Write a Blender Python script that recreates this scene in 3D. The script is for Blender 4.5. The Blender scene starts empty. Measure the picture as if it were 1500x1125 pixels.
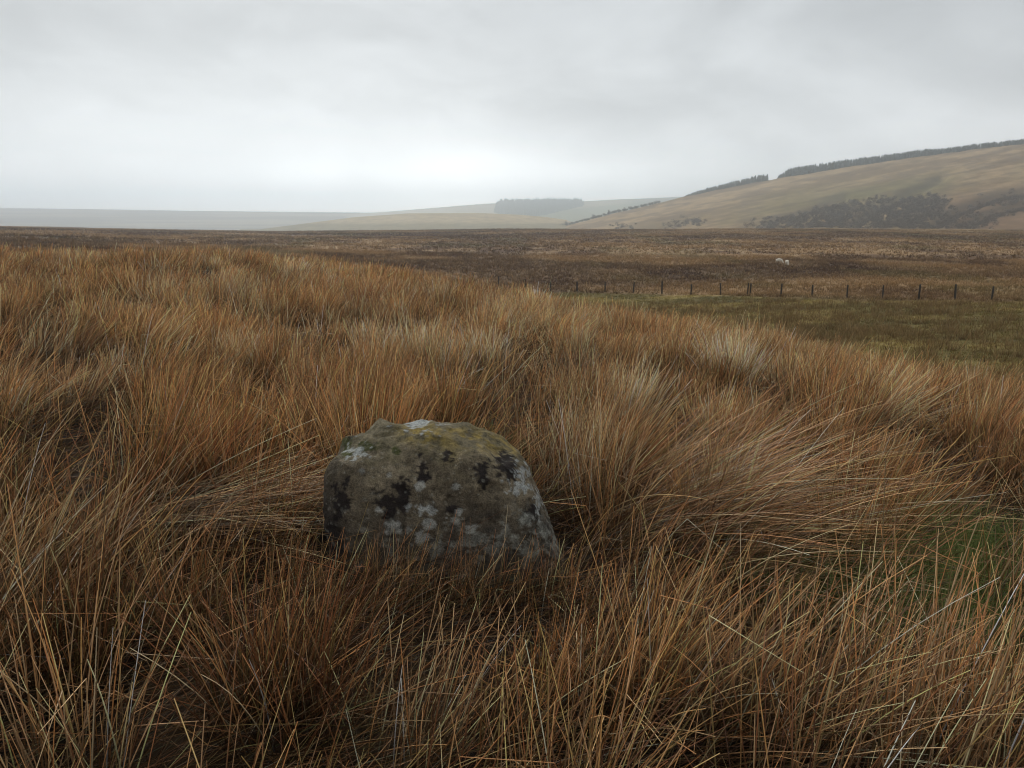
import bpy, bmesh, math
import numpy as np
from mathutils import noise, Vector

rng = np.random.default_rng(11)
scene = bpy.context.scene
COL = scene.collection
EYE = 1.5
FPX = 1150.0
PITCH = math.atan(240 / 1150)
CP, SP = math.cos(PITCH), math.sin(PITCH)


def te(u, v):
    """direction of a picture position as lateral and vertical tangents"""
    xc = (np.asarray(u, float) - 750) / FPX
    yc = (562.5 - np.asarray(v, float)) / FPX
    y = CP + yc * SP
    return xc / y, (-SP + yc * CP) / y


def uv(P):
    """where a world point falls in the photograph (1500 px wide)"""
    x, y, z = P[:, 0], P[:, 1], P[:, 2] - EYE
    d = y * CP - z * SP
    return 750 + FPX * x / d, 562.5 - FPX * (y * SP + z * CP) / d


# ---------------------------------------------------------------- numeric noise
def _hash(ix, iy, seed):
    h = (ix.astype(np.int64) * 374761393 + iy.astype(np.int64) * 668265263 + seed * 1274126177) & 0xFFFFFFFF
    h = ((h ^ (h >> 13)) * 1274126177) & 0xFFFFFFFF
    h = h ^ (h >> 16)
    return (h & 0xFFFF) / 65535.0


def vnoise(x, y, seed=0):
    x = np.asarray(x, float); y = np.asarray(y, float)
    ix = np.floor(x); iy = np.floor(y)
    fx = x - ix; fy = y - iy
    fx = fx * fx * (3 - 2 * fx); fy = fy * fy * (3 - 2 * fy)
    a = _hash(ix, iy, seed); b = _hash(ix + 1, iy, seed)
    c = _hash(ix, iy + 1, seed); d = _hash(ix + 1, iy + 1, seed)
    return (a * (1 - fx) + b * fx) * (1 - fy) + (c * (1 - fx) + d * fx) * fy


def fbm(x, y, seed=0, octv=4):
    s = 0; amp = 1; tot = 0
    for i in range(octv):
        s = s + amp * vnoise(x * 2 ** i + 17.3 * i, y * 2 ** i - 9.1 * i, seed + i)
        tot += amp; amp *= 0.5
    return s / tot


def sstep(a, b, x):
    t = np.clip((x - a) / (b - a), 0, 1)
    return t * t * (3 - 2 * t)


# ---------------------------------------------------------------- terrain
CA, SA = math.cos(math.radians(25)), math.sin(math.radians(25))
TT = np.array([-0.65, -0.3, 0, 0.3, 0.65])
RR = np.log(np.array([30, 60, 80, 120, 200, 430.]))
ZZ = np.array([[-3.0, -4.5, -6.2, -5.6, -5.0],
               [-3.0, -4.6, -6.7, -6.0, -5.4],
               [-3.0, -4.6, -6.8, -6.3, -5.9],
               [-2.9, -4.7, -6.5, -6.3, -6.2],
               [-2.9, -4.8, -6.0, -5.8, -6.0],
               [-3.0, -6.0, -5.0, -4.6, -4.8]])


def tan_of(x, y):
    az = np.arctan2(x, y)
    return np.tan(np.clip(az, -1.0, 1.0))


def moor_z(x, y):
    t = np.clip(tan_of(x, y), -0.65, 0.65)
    r = np.hypot(x, y) / np.sqrt(1 + t * t)          # depth-like distance
    lr = np.clip(np.log(np.maximum(r, 1e-3)), RR[0], RR[-1])
    cols = np.stack([np.interp(t, TT, ZZ[i]) for i in range(len(RR))])
    k = np.clip(np.searchsorted(RR, lr) - 1, 0, len(RR) - 2)
    f = (lr - RR[k]) / (RR[k + 1] - RR[k]); f = f * f * (3 - 2 * f)
    ar = np.arange(lr.size)
    z = cols.reshape(len(RR), -1)[k.ravel(), ar] * (1 - f.ravel()) + cols.reshape(len(RR), -1)[k.ravel() + 1, ar] * f.ravel()
    z = z.reshape(np.shape(x)) + EYE
    rel = 0.35 * (fbm(x / 9, y / 9, 3, 3) - 0.5) + 0.9 * (fbm(x / 45, y / 45, 5, 2) - 0.5) * sstep(70, 160, r)
    z = z + rel * sstep(25, 50, r)
    far = np.maximum(r - 430, 0)
    z = z - np.minimum(0.00022 * far ** 2, 0.09 * far) * (r < 1e9)
    return np.maximum(z, -60.0)


def knoll_z(x, y):
    u = x * CA + y * SA
    r = np.hypot(x, y)
    z = -0.02 * u - 0.0085 * np.maximum(u, 0) ** 2 - 0.006 * np.maximum(r - 30, 0) ** 2
    z = z + 0.13 * (fbm(x / 2.1, y / 2.1, 21, 3) - 0.5) * sstep(0.5, 2, r)
    return z


def ground_z(x, y):
    x = np.asarray(x, float); y = np.asarray(y, float)
    k = knoll_z(x, y); m = moor_z(x, y)
    s = 0.3
    hi = np.maximum(k, m); lo = np.minimum(k, m)
    return hi + s * np.log1p(np.exp(np.maximum((lo - hi) / s, -40)))


def on_knoll(x, y):
    return sstep(-0.15, 0.7, knoll_z(x, y) - moor_z(x, y))


# fence line: picture position and depth give where each post stands
POSTS = [(693, 83), (730, 81), (769, 78), (806, 76), (845, 74.5), (886, 73), (927, 71), (969, 69.5), (1012, 67.5),
         (1055, 66), (1098, 64.5), (1143, 63), (1189, 61.5), (1240, 60.2), (1292, 59), (1345, 57.8), (1398, 56.6), (1452, 55.4),
         (1508, 54.2), (1566, 53.0)]
FX = np.array([(u - 750) / FPX * d for u, d in POSTS]); FY = np.array([d * 1.0 for u, d in POSTS])


def fence_y(x):
    return np.interp(x, FX, FY, left=FY[0] + 3, right=FY[-1])


def pasture(x, y):
    """1 on the wet green pasture between the knoll and the fence"""
    fy = fence_y(x)
    w = 5.0 * (fbm(x / 4, y / 3, 41, 3) - 0.5)
    return sstep(1.2, -2.0, y - fy + 1.0 + w) * sstep(-3, 3, x + 1.0 - 0.02 * y) * sstep(5, 12, y) * (1 - on_knoll(x, y))


def tri(c0, c1, f):
    return np.asarray(c0)[None] * (1 - f[:, None]) + np.asarray(c1)[None] * f[:, None]


def ground_col(x, y):
    x = x.ravel(); y = y.ravel()
    r = np.hypot(x, y)
    # open moor: dark heather, brown sedge, pale straw streaks
    n1 = fbm(x / 14, y / 20, 61, 4); n2 = fbm(x / 5, y / 9, 67, 3); n3 = fbm(x / 34, y / 46, 71, 3)
    c = tri((0.125, 0.072, 0.038), (0.275, 0.172, 0.082), sstep(0.36, 0.62, n1))
    c = tri_mix(c, (0.36, 0.25, 0.14), sstep(0.55, 0.72, n2) * 0.75)
    c = tri_mix(c, (0.075, 0.045, 0.030), sstep(0.52, 0.66, n3) * 0.65)
    c = tri_mix(c, (0.12, 0.10, 0.040), sstep(0.60, 0.75, fbm(x / 11, y / 30, 77, 3)) * 0.5)
    # pale lip at the far crest
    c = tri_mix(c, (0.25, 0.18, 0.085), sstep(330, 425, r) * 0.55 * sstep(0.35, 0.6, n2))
    fb = y - fence_y(x)
    c = tri_mix(c, (0.30, 0.195, 0.100), sstep(-0.5, 1.0, fb) * sstep(11, 4, fb) * (0.35 + 0.65 * sstep(0.35, 0.6, n2)) * 0.8 * (r < 120) * (x > -12))
    # green pasture
    p = pasture(x, y)
    g = tri((0.135, 0.106, 0.035), (0.250, 0.190, 0.064), sstep(0.38, 0.66, fbm(x / 6, y / 3.0, 81, 4)))
    g = tri_mix(g, (0.095, 0.078, 0.030), sstep(0.52, 0.68, fbm(x / 5, y / 2.2, 87, 3)) * 0.7)
    c = tri_mix(c, g, p)
    # peaty litter under the tall grass, greener in a few wet hollows
    k = on_knoll(x, y)
    l = tri((0.012, 0.009, 0.006), (0.034, 0.022, 0.012), sstep(0.35, 0.65, fbm(x / 0.5, y / 0.5, 91, 3)))
    l = tri_mix(l, (0.030, 0.042, 0.012), green_spot(x, y))
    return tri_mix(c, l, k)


def tri_mix(c, d, f):
    d = np.asarray(d)
    if d.ndim == 1:
        d = d[None]
    return c * (1 - f[:, None]) + d * f[:, None]


GREEN = [(1.95, 3.45, 0.45, 1.0), (1.72, 2.95, 0.42, 0.95), (2.25, 4.0, 0.42, 0.95), (-2.15, 5.6, 0.30, 0.8), (-0.2, 5.2, 0.25, 0.5), (1.2, 3.2, 0.22, 0.4)]


HOLLOW = [(0.72, 2.70, 0.30), (1.55, 2.65, 0.48), (-0.05, 2.50, 0.18), (-1.0, 3.2, 0.22), (0.35, 1.75, 0.15), (-2.6, 4.6, 0.35), (1.2, 5.4, 0.35), (-0.9, 6.6, 0.4), (2.8, 5.0, 0.4), (-4.2, 7.0, 0.5), (0.4, 9.0, 0.6), (-3.0, 10.5, 0.7)]


def hollow(x, y):
    g = np.zeros(np.shape(x))
    for gx, gy, gr in HOLLOW:
        g = np.maximum(g, np.exp(-(((x - gx) ** 2 + (y - gy) ** 2) / (gr * gr)) ** 1.5))
    return g


def green_spot(x, y):
    g = np.zeros(np.shape(x))
    for gx, gy, gr, a in GREEN:
        g = np.maximum(g, a * np.exp(-((x - gx) ** 2 + (y - gy) ** 2) / (gr * gr)))
    return np.maximum(g, 0.45 * sstep(0.70, 0.85, fbm(x / 1.3, y / 1.3, 97, 2)))


# ---------------------------------------------------------------- helpers
def tag(o, label=None, cat=None, group=None, kind=None):
    if label: o['label'] = label
    if cat: o['category'] = cat
    if group: o['group'] = group
    if kind: o['kind'] = kind
    return o


def mesh_np(name, V, F, mat, col=None, smooth=True, link=True):
    """V (n,3), F (m,k) index array, col (n,4) point colours"""
    V = np.ascontiguousarray(V, np.float32); F = np.ascontiguousarray(F, np.int32)
    me = bpy.data.meshes.new(name)
    me.vertices.add(len(V)); me.vertices.foreach_set('co', V.ravel())
    k = F.shape[1]
    me.loops.add(F.size); me.loops.foreach_set('vertex_index', F.ravel())
    me.polygons.add(len(F)); me.polygons.foreach_set('loop_start', np.arange(0, F.size, k, dtype=np.int32))
    me.update(calc_edges=True)
    if smooth:
        me.polygons.foreach_set('use_smooth', np.ones(len(F), bool))
    if col is not None:
        a = me.attributes.new('col', 'FLOAT_COLOR', 'POINT')
        if col.shape[1] == 3:
            col = np.c_[col, np.ones(len(col))]
        a.data.foreach_set('color', np.ascontiguousarray(col, np.float32).ravel())
    me.materials.append(mat)
    o = bpy.data.objects.new(name, me)
    if link: COL.objects.link(o)
    return o


def grid_faces(nr, nc, wrap=False):
    i = np.arange(nr - 1)[:, None]; j = np.arange(nc if wrap else nc - 1)[None]
    j2 = (j + 1) % nc
    a = i * nc + j; b = i * nc + j2
    return np.stack([a, b, b + nc, a + nc], -1).reshape(-1, 4)


class NT:
    """small helper for node materials"""
    def __init__(self, mat):
        mat.use_nodes = True
        self.t = mat.node_tree; self.n = self.t.nodes; self.n.clear()
        self.out = self.n.new('ShaderNodeOutputMaterial' if isinstance(mat, bpy.types.Material) else 'ShaderNodeOutputWorld')

    def new(self, typ, **kw):
        nd = self.n.new(typ)
        for k, v in kw.items():
            if k.startswith('i_'):
                nd.inputs[k[2:].replace('_', ' ')].default_value = v
            else:
                setattr(nd, k, v)
        return nd

    def link(self, a, b): self.t.links.new(a, b)

    def val(self, nd, i, v):
        if hasattr(v, 'is_linked') or isinstance(v, bpy.types.NodeSocket): self.link(v, nd.inputs[i])
        else: nd.inputs[i].default_value = v

    def math(self, op, a, b=0.0, c=0.0, clamp=False):
        nd = self.n.new('ShaderNodeMath'); nd.operation = op; nd.use_clamp = clamp
        for i, v in enumerate((a, b, c)): self.val(nd, i, v)
        return nd.outputs[0]

    def mix(self, f, a, b, blend='MIX'):
        nd = self.n.new('ShaderNodeMix'); nd.data_type = 'RGBA'; nd.blend_type = blend; nd.clamp_factor = True
        for i, v in ((0, f), (6, a), (7, b)):
            if isinstance(v, tuple) and len(v) == 3: v = (*v, 1)
            self.val(nd, i, v)
        return nd.outputs[2]

    def ramp(self, f, lo, hi, a=0.0, b=1.0):
        nd = self.n.new('ShaderNodeMapRange'); nd.interpolation_type = 'SMOOTHSTEP'
        for i, v in enumerate((f, lo, hi, a, b)): self.val(nd, i, v)
        return nd.outputs[0]

    def noise(self, vec, scale, detail=4, rough=0.55, dist=0.0):
        nd = self.n.new('ShaderNodeTexNoise')
        if vec is not None: self.link(vec, nd.inputs['Vector'])
        nd.inputs['Scale'].default_value = scale; nd.inputs['Detail'].default_value = detail
        nd.inputs['Roughness'].default_value = rough; nd.inputs['Distortion'].default_value = dist
        return nd.outputs[0]


def mat_attr(name, rough=0.9, transl=0.0, root=None, spec=0.2, noise_scale=None, noise_amt=0.3, bump=0.0):
    m = bpy.data.materials.new(name); t = NT(m)
    at = t.new('ShaderNodeAttribute', attribute_name='col')
    c = at.outputs['Color']
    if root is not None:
        f = t.ramp(at.outputs['Alpha'], 0.08, 1.0, root, 1.38)  # brown bases, bleached tips; gap shade and lit tops also put into colour
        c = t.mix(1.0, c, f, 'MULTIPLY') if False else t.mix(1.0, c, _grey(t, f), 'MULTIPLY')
    pb = t.new('ShaderNodeBsdfPrincipled')
    pb.inputs['Roughness'].default_value = rough
    pb.inputs['Specular IOR Level'].default_value = spec
    if noise_scale:
        tc = t.new('ShaderNodeTexCoord')
        n = t.noise(tc.outputs['Object'], noise_scale, 5, 0.62)
        c = t.mix(1.0, c, _grey(t, t.ramp(n, 0.3, 0.7, 1 - noise_amt, 1 + noise_amt)), 'MULTIPLY')
        if bump:
            b = t.new('ShaderNodeBump'); b.inputs['Strength'].default_value = 0.6; b.inputs['Distance'].default_value = bump
            t.link(n, b.inputs['Height']); t.link(b.outputs[0], pb.inputs['Normal'])
    t.link(c, pb.inputs['Base Color'])
    sh = pb.outputs[0]
    if transl:
        tr = t.new('ShaderNodeBsdfTranslucent'); t.link(c, tr.inputs['Color'])
        mx = t.new('ShaderNodeMixShader'); mx.inputs[0].default_value = transl
        t.link(sh, mx.inputs[1]); t.link(tr.outputs[0], mx.inputs[2]); sh = mx.outputs[0]
    t.link(sh, t.out.inputs['Surface'])
    return m


def _grey(t, f):
    nd = t.n.new('ShaderNodeCombineColor')
    for i in range(3): t.link(f, nd.inputs[i])
    return nd.outputs[0]


M_ground = mat_attr('peaty_ground', 0.95, 0, None, 0.1, 3.0, 0.30, 0.06)
M_hill = mat_attr('rough_hill_grazing', 0.95, 0, None, 0.05, 0.06, 0.16)
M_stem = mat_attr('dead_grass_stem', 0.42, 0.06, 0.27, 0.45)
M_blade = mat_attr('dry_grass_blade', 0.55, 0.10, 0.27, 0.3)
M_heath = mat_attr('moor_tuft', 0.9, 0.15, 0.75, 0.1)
M_leaf = mat_attr('conifer_needles', 0.9, 0.0, None, 0.1)
M_twig = mat_attr('bare_twigs', 0.9, 0.0, None, 0.1)

# ---------------------------------------------------------------- ground sheet
az = np.radians(np.r_[np.linspace(-180, -56, 50)[:-1], np.linspace(-56, 56, 760), np.linspace(56, 180, 50)[1:-1]])
rad = np.r_[0.02, np.geomspace(0.25, 6, 120), np.geomspace(6.06, 100, 230), np.geomspace(101, 520, 170), np.geomspace(530, 4750, 34)]
X = rad[:, None] * np.sin(az)[None]; Y = rad[:, None] * np.cos(az)[None]
Z = ground_z(X, Y)
V = np.stack([X, Y, Z], -1).reshape(-1, 3)
g = mesh_np('ground', V, grid_faces(len(rad), len(az), True)[:, ::-1], M_ground, ground_col(X, Y))
tag(g, kind='structure')

# ---------------------------------------------------------------- hills


class Hill:
    """a slope whose skyline is known: rises from a hidden foot at depth rb(t) to the crest at depth rc(t)"""
    def __init__(self, sky, rb, rc, e0, power=1.0, relief=None):
        sky = np.array(sky, float)
        self.t, self.e = te(sky[:, 0], sky[:, 1])
        self.rb, self.rc, self.e0, self.p = rb, rc, e0, power
        self.relief = relief

    def skyline(self, t): return np.interp(t, self.t, self.e)

    def e_at(self, t, s):
        s1 = np.clip(s, 0, 1)
        return self.e0 + (self.skyline(t) - self.e0) * s1 ** self.p

    def pt(self, t, s):
        rb, rc = self.rb(t), self.rc(t)
        r = rb + (rc - rb) * s
        z = EYE + self.e_at(t, s) * r
        over = np.maximum(s - 1, 0) * (rc - rb)
        z = z - 0.00022 * over ** 2 - 0.02 * over
        if self.relief is not None: z = z + self.relief(t, s, r)
        return np.stack([t * r, r + 0 * t, z], -1)

    def at(self, u, v):
        t, e = te(u, v)
        f = np.clip((e - self.e0) / (self.skyline(t) - self.e0), 0, None)
        return self.pt(t, np.where(f > 1, 1 + (f - 1) * 2, f ** (1 / self.p)))

    def build(self, name, tr, colf, nt=360, ns=140, smax=1.9):
        t = np.linspace(*tr, nt)[None]; s = np.r_[np.linspace(0, 1, ns - 30), np.linspace(1, smax, 31)[1:]][:, None]
        t, s = np.broadcast_arrays(t, s)
        P = self.pt(t, s)
        o = mesh_np(name, P.reshape(-1, 3), grid_faces(ns, nt)[:, ::-1], M_hill, colf(t.ravel(), s.ravel(), P.reshape(-1, 3)))
        return tag(o, kind='structure')


def seg_dist(u, v, line):
    d = np.full(np.shape(u), 1e9)
    for (a, b), (c, e) in zip(line[:-1], line[1:]):
        w = np.clip(((u - a) * (c - a) + (v - b) * (e - b)) / ((c - a) ** 2 + (e - b) ** 2), 0, 1)
        d = np.minimum(d, np.hypot(u - a - w * (c - a), v - b - w * (e - b)))
    return d


GULLIES = [[(1540, 274), (1460, 285), (1425, 298), (1398, 308), (1372, 322), (1355, 340)],
           [(1372, 262), (1345, 276), (1320, 287), (1295, 300), (1262, 318), (1240, 340)],
           [(1540, 292), (1470, 304), (1432, 318), (1408, 340)],
           [(1235, 288), (1190, 306), (1140, 322), (1105, 340)]]


def hill_relief(t, s, r):
    u = 750 + t * FPX * 1.019; e = right_hill_e(t, s); v = 322.5 - e * FPX * 1.0
    z = 1.6 * (fbm(t * 60, s * 9 + t * 14, 131, 3) - 0.5)
    for i, gl in enumerate(GULLIES):
        d = seg_dist(u, v, gl)
        z = z - (7.5, 6.5, 6, 2.5)[i] * np.exp(-(d / 6.0) ** 2) * sstep(0.0, 0.1, s)
    return z * (s < 1.02)


SKY_R = [(600, 345), (780, 338), (830, 331), (865, 322), (900, 312.5), (950, 301), (1000, 289), (1065, 275.5), (1130, 263), (1250, 243.5), (1350, 229), (1430, 219), (1500, 210.5), (1640, 196), (1900, 178), (2300, 168)]
_tR, _eR = te(np.array(SKY_R)[:, 0], np.array(SKY_R)[:, 1])
right_hill_e = lambda t, s: -0.05 + (np.interp(t, _tR, _eR) + 0.05) * np.clip(s, 0, 1) ** 0.9
RH = Hill(SKY_R, lambda t: 560 + 0 * t, lambda t: np.interp(t, [0.05, 0.3, 0.65, 1.2], [1150, 1120, 950, 800]), -0.05, 0.9, hill_relief)


def col_right(t, s, P):
    u, v = uv(P)
    k = v - np.interp(u, np.array(SKY_R)[:, 0], np.array(SKY_R)[:, 1])     # drop below the crest
    st = fbm(u / 70 + 0.02 * v, (v + 0.20 * u) / 7, 141, 4)
    st = 0.65 * st + 0.35 * fbm(u / 14, (v + 0.2 * u) / 2.2, 143, 3)
    c = tri((0.220, 0.142, 0.066), (0.40, 0.275, 0.138), sstep(0.36, 0.64, st))
    gr = sstep(0.45, 0.62, fbm(u / 90, (v + 0.22 * u) / 16, 147, 3))
    band = np.exp(-((k - 42 - 0.04 * (u - 1200)) / 20) ** 2) * sstep(1000, 1180, u) * sstep(1480, 1330, u)
    c = tri_mix(c, (0.150, 0.142, 0.050), np.clip(band * 0.6 + gr * 0.2 * sstep(12, 40, k), 0, 0.85))
    c = tri_mix(c, (0.20, 0.105, 0.060), sstep(1300, 1420, u) * sstep(48, 80, k) * 0.7)
    c = tri_mix(c, (0.13, 0.085, 0.048), sstep(0.56, 0.66, fbm(u / 55, (v + 0.19 * u) / 4, 151, 3)) * 0.55)
    for gl in GULLIES:
        d = seg_dist(u, v, gl)
        c = tri_mix(c, (0.085, 0.065, 0.042), np.exp(-(d / 7) ** 2) * 0.6)
    return c


RH.build('hill', (-0.12, 1.25), col_right, 520, 170)

SKY_A = [(380, 336), (520, 318), (600, 312.5), (700, 312), (760, 314.5), (800, 318), (829, 322), (850, 330), (900, 345)]
FA = Hill(SKY_A, lambda t: 820 + 0 * t, lambda t: 1220 + 0 * t, -0.04, 0.9)


def col_A(t, s, P):
    u, v = uv(P)
    n = fbm(u / 60, v / 3, 161, 3)
    c = tri((0.40, 0.31, 0.18), (0.50, 0.40, 0.245), n)
    return tri_mix(c, (0.22, 0.19, 0.11), sstep(324, 330, v) * 0.75 + 0.0 * n)


FA.build('pale_hill_field', (-0.34, 0.14), col_A, 160, 80, 1.3)

SKY_B = [(150, 338), (300, 326), (380, 320), (480, 315), (560, 310.5), (640, 304), (700, 299), (760, 296), (850, 295), (905, 292), (960, 290), (1040, 286), (1150, 284)]
FB = Hill(SKY_B, lambda t: 1750 + 0 * t, lambda t: 3350 + 0 * t, -0.03, 0.85)


def col_B(t, s, P):
    u, v = uv(P)
    n = fbm(u / 40, v / 3, 171, 3)
    c = tri((0.37, 0.30, 0.18), (0.48, 0.39, 0.24), n)
    line = 311 - (u - 790) * 0.10                       # greener field below a sloping boundary
    gfield = sstep(1.2, -1.2, line - v) * sstep(770, 800, u)
    c = tri_mix(c, (0.20, 0.215, 0.10), gfield * 0.8)
    return tri_mix(c, (0.14, 0.15, 0.08), sstep(910, 935, u) * 0.6)


FB.build('far_hill_field', (-0.54, 0.36), col_B, 200, 90, 1.3)

SKY_C = [(-900, 296), (-400, 299), (0, 304.5), (150, 306.5), (300, 309), (500, 311), (620, 312), (740, 313), (820, 320), (900, 326)]
FC = Hill(SKY_C, lambda t: 2300 + 0 * t, lambda t: 3500 + 0 * t, -0.014, 0.85)


def col_C(t, s, P):
    u, v = uv(P)
    n = fbm(u / 120, v / 2.2, 181, 4)
    return tri((0.14, 0.10, 0.06), (0.34, 0.265, 0.16), sstep(0.35, 0.68, n))


FC.build('far_hill', (-0.74, 0.16), col_C, 200, 70, 1.3)

# ---------------------------------------------------------------- woods and trees


def conifers(P, H, W, tiers=5, sides=6):
    """ragged conifers as arrays: P bases, H heights, W half widths -> V, F(tri), col"""
    Vs, Fs, Cs = [], [], []
    n = len(P); off = 0
    base_c = tri((0.018, 0.034, 0.028), (0.036, 0.056, 0.044), rng.random(n))
    for k in range(tiers):
        z0 = H * (0.05 + 0.80 * k / tiers); z1 = H * (0.05 + 0.80 * k / tiers + 1.75 * 0.80 / tiers)
        z1 = np.minimum(z1, H)
        w = W * (1 - 0.82 * k / tiers)
        a0 = rng.random(n) * 6.28
        ring = []
        for j in range(sides):
            a = a0 + j * 6.283 / sides; rr = w * rng.uniform(0.65, 1.2, n)
            ring.append(P + np.stack([rr * np.cos(a), rr * np.sin(a), z0 + H * rng.uniform(-0.05, 0.03, n)], -1))
        tip = P + np.stack([0 * z1, 0 * z1, z1], -1)
        Vs.append(np.stack(ring + [tip], 1).reshape(-1, 3))
        b = np.arange(n)[:, None] * (sides + 1) + off
        j = np.arange(sides)[None]
        Fs.append(np.stack([b + j, b + (j + 1) % sides, b + sides + 0 * j], -1).reshape(-1, 3))
        Cs.append(np.repeat(base_c * rng.uniform(0.8, 1.2, (n, 1)), sides + 1, 0))
        off += n * (sides + 1)
    return np.concatenate(Vs), np.concatenate(Fs), np.concatenate(Cs)


def in_poly(u, v, poly):
    poly = np.array(poly, float); ins = np.zeros(len(u), bool)
    for (x1, y1), (x2, y2) in zip(poly, np.roll(poly, -1, 0)):
        c = ((y1 > v) != (y2 > v)) & (u < (x2 - x1) * (v - y1) / (y2 - y1 + 1e-12) + x1)
        ins ^= c
    return ins


def sample_poly(poly, n):
    p = np.array(poly, float); lo, hi = p.min(0), p.max(0); out = []
    while sum(map(len, out)) < n:
        q = rng.uniform(lo, hi, (4000, 2)); out.append(q[in_poly(q[:, 0], q[:, 1], poly)])
    return np.concatenate(out)[:n]


# plantation on the far slope, under the cloud
q = sample_poly([(724, 313), (776, 319), (800, 315), (855, 302), (853, 297), (800, 296.5), (735, 297.5), (727, 303)], 1700)
B = FB.at(q[:, 0], q[:, 1])
V, F, C_ = conifers(B, rng.uniform(15, 26, len(B)), rng.uniform(4.4, 6.6, len(B)))
o = mesh_np('conifer_plantation', V, F, M_leaf, C_, False)
tag(o, kind='stuff')


def ridge_wood(u0, u1, hgt, n, depth=60, name='ridge_conifer_wood'):
    u = rng.uniform(u0, u1, n); t = te(u, 300)[0]
    s = 1 + rng.uniform(0.0, 1.0, n) * depth / (RH.rc(t) - RH.rb(t))
    P = RH.pt(t, s)
    ramp = np.interp(u, *hgt)
    H = ramp * rng.uniform(0.62, 1.15, n)
    P[:, 2] -= 0.4
    V, F, C_ = conifers(P, H, np.maximum(H * 0.24, 1.6), 4, 6)
    o = mesh_np(name, V, F, M_leaf, C_, False)
    return tag(o, kind='stuff')


ridge_wood(1003, 1122, ([1000, 1020, 1060, 1112, 1124], [2.5, 6, 8.5, 10, 9]), 520)
ridge_wood(1137, 1185, ([1137, 1150, 1165, 1185], [5, 10.5, 12, 11]), 330)
ridge_wood(1183, 1720, ([1183, 1200, 1300, 1345, 1362, 1500, 1720], [11.5, 11.5, 9.5, 9.5, 8, 6.5, 6.5]), 2600, 50)


def leaf_cloud(P, R, per, size, c0, c1, squash=0.8):
    """many small faces scattered through bush volumes"""
    n = len(P)
    d = rng.normal(size=(n, per, 3)); d /= np.linalg.norm(d, axis=-1, keepdims=True)
    rr = rng.random((n, per, 1)) ** 0.45
    c = P[:, None] + d * rr * R[:, None, None] * np.array([1, 1, squash]) + np.array([0, 0, 1.0]) * R[:, None, None] * squash * 0.8
    a = rng.normal(size=(n, per, 3)); b = rng.normal(size=(n, per, 3))
    a /= np.linalg.norm(a, axis=-1, keepdims=True); b /= np.linalg.norm(b, axis=-1, keepdims=True)
    sz = size * rng.uniform(0.5, 1.3, (n, per, 1))
    V = np.stack([c + a * sz, c + b * sz, c - (a + b) * sz * 0.6], 2).reshape(-1, 3)
    F = np.arange(len(V)).reshape(-1, 3)
    col = tri(c0, c1, rng.random(n))
    col = np.repeat(np.repeat(col[:, None], per, 1) * rng.uniform(0.7, 1.3, (n, per, 1)), 3, 1).reshape(-1, 3)
    return V, F, col


# leafless scrub filling the gullies at the foot of the hill
pts = [sample_poly([(1095, 336), (1118, 322), (1150, 318), (1200, 305), (1250, 297), (1290, 292), (1325, 283), (1330, 290), (1300, 303), (1275, 318), (1260, 336)], 800),
       sample_poly([(1262, 336), (1280, 322), (1300, 305), (1325, 292), (1350, 287), (1380, 290), (1392, 300), (1372, 318), (1360, 336)], 620),
       sample_poly([(1362, 336), (1385, 314), (1420, 298), (1460, 285), (1520, 276), (1580, 272), (1580, 281), (1500, 291), (1440, 303), (1400, 322), (1390, 336)], 420),
       sample_poly([(1395, 336), (1425, 320), (1470, 304), (1530, 294), (1580, 292), (1580, 300), (1500, 309), (1450, 325), (1440, 336)], 230),
       sample_poly([(965, 334), (990, 327), (1015, 323), (1034, 321), (1036, 326), (1010, 333)], 55),
       sample_poly([(880, 334), (900, 330), (925, 330), (926, 335)], 22)]
q = np.concatenate(pts); q = q + rng.normal(0, 1, q.shape) * np.array([7, 2.5]); q = q[(rng.random(len(q)) < 0.95) & (q[:, 1] < 337)]
P = RH.at(q[:, 0], q[:, 1])
P[:, 2] -= 0.5
V, F, C_ = leaf_cloud(P, rng.uniform(1.5, 3.6, len(P)), 130, 0.45, (0.082, 0.062, 0.047), (0.140, 0.100, 0.070), 0.85)
o = mesh_np('hillside_scrub', V, F, M_twig, C_, False); tag(o, kind='stuff')

# single trees along the valley boundary and on the slope
TREES = [(829, 325, 8.5, 4.2, 'round dark tree at the bottom end of the valley boundary line, beside the pale field'),
         (842, 324.5, 3.4, 2.4, None),
         (853, 322.5, 3.2, 2.2, None), (861, 320.5, 3.4, 2.2, None),
         (869, 318.5, 8.2, 2.8, 'tallest slim tree about midway up the valley boundary line'),
         (877, 316.8, 4.0, 2.5, None), (885, 314.5, 4.4, 2.6, None),
         (892, 312.5, 9.0, 2.8, 'upright tree above the midway gap in the valley boundary line, below the hill shoulder'),
         (899, 311, 5.5, 3.0, None), (906, 309.5, 4.4, 2.6, None), (914, 307.5, 6.0, 3.2, None),
         (923, 305.5, 6.5, 3.4, None), (931, 304, 4.5, 3.0, None), (940, 302, 3.6, 2.6, None)]


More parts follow.
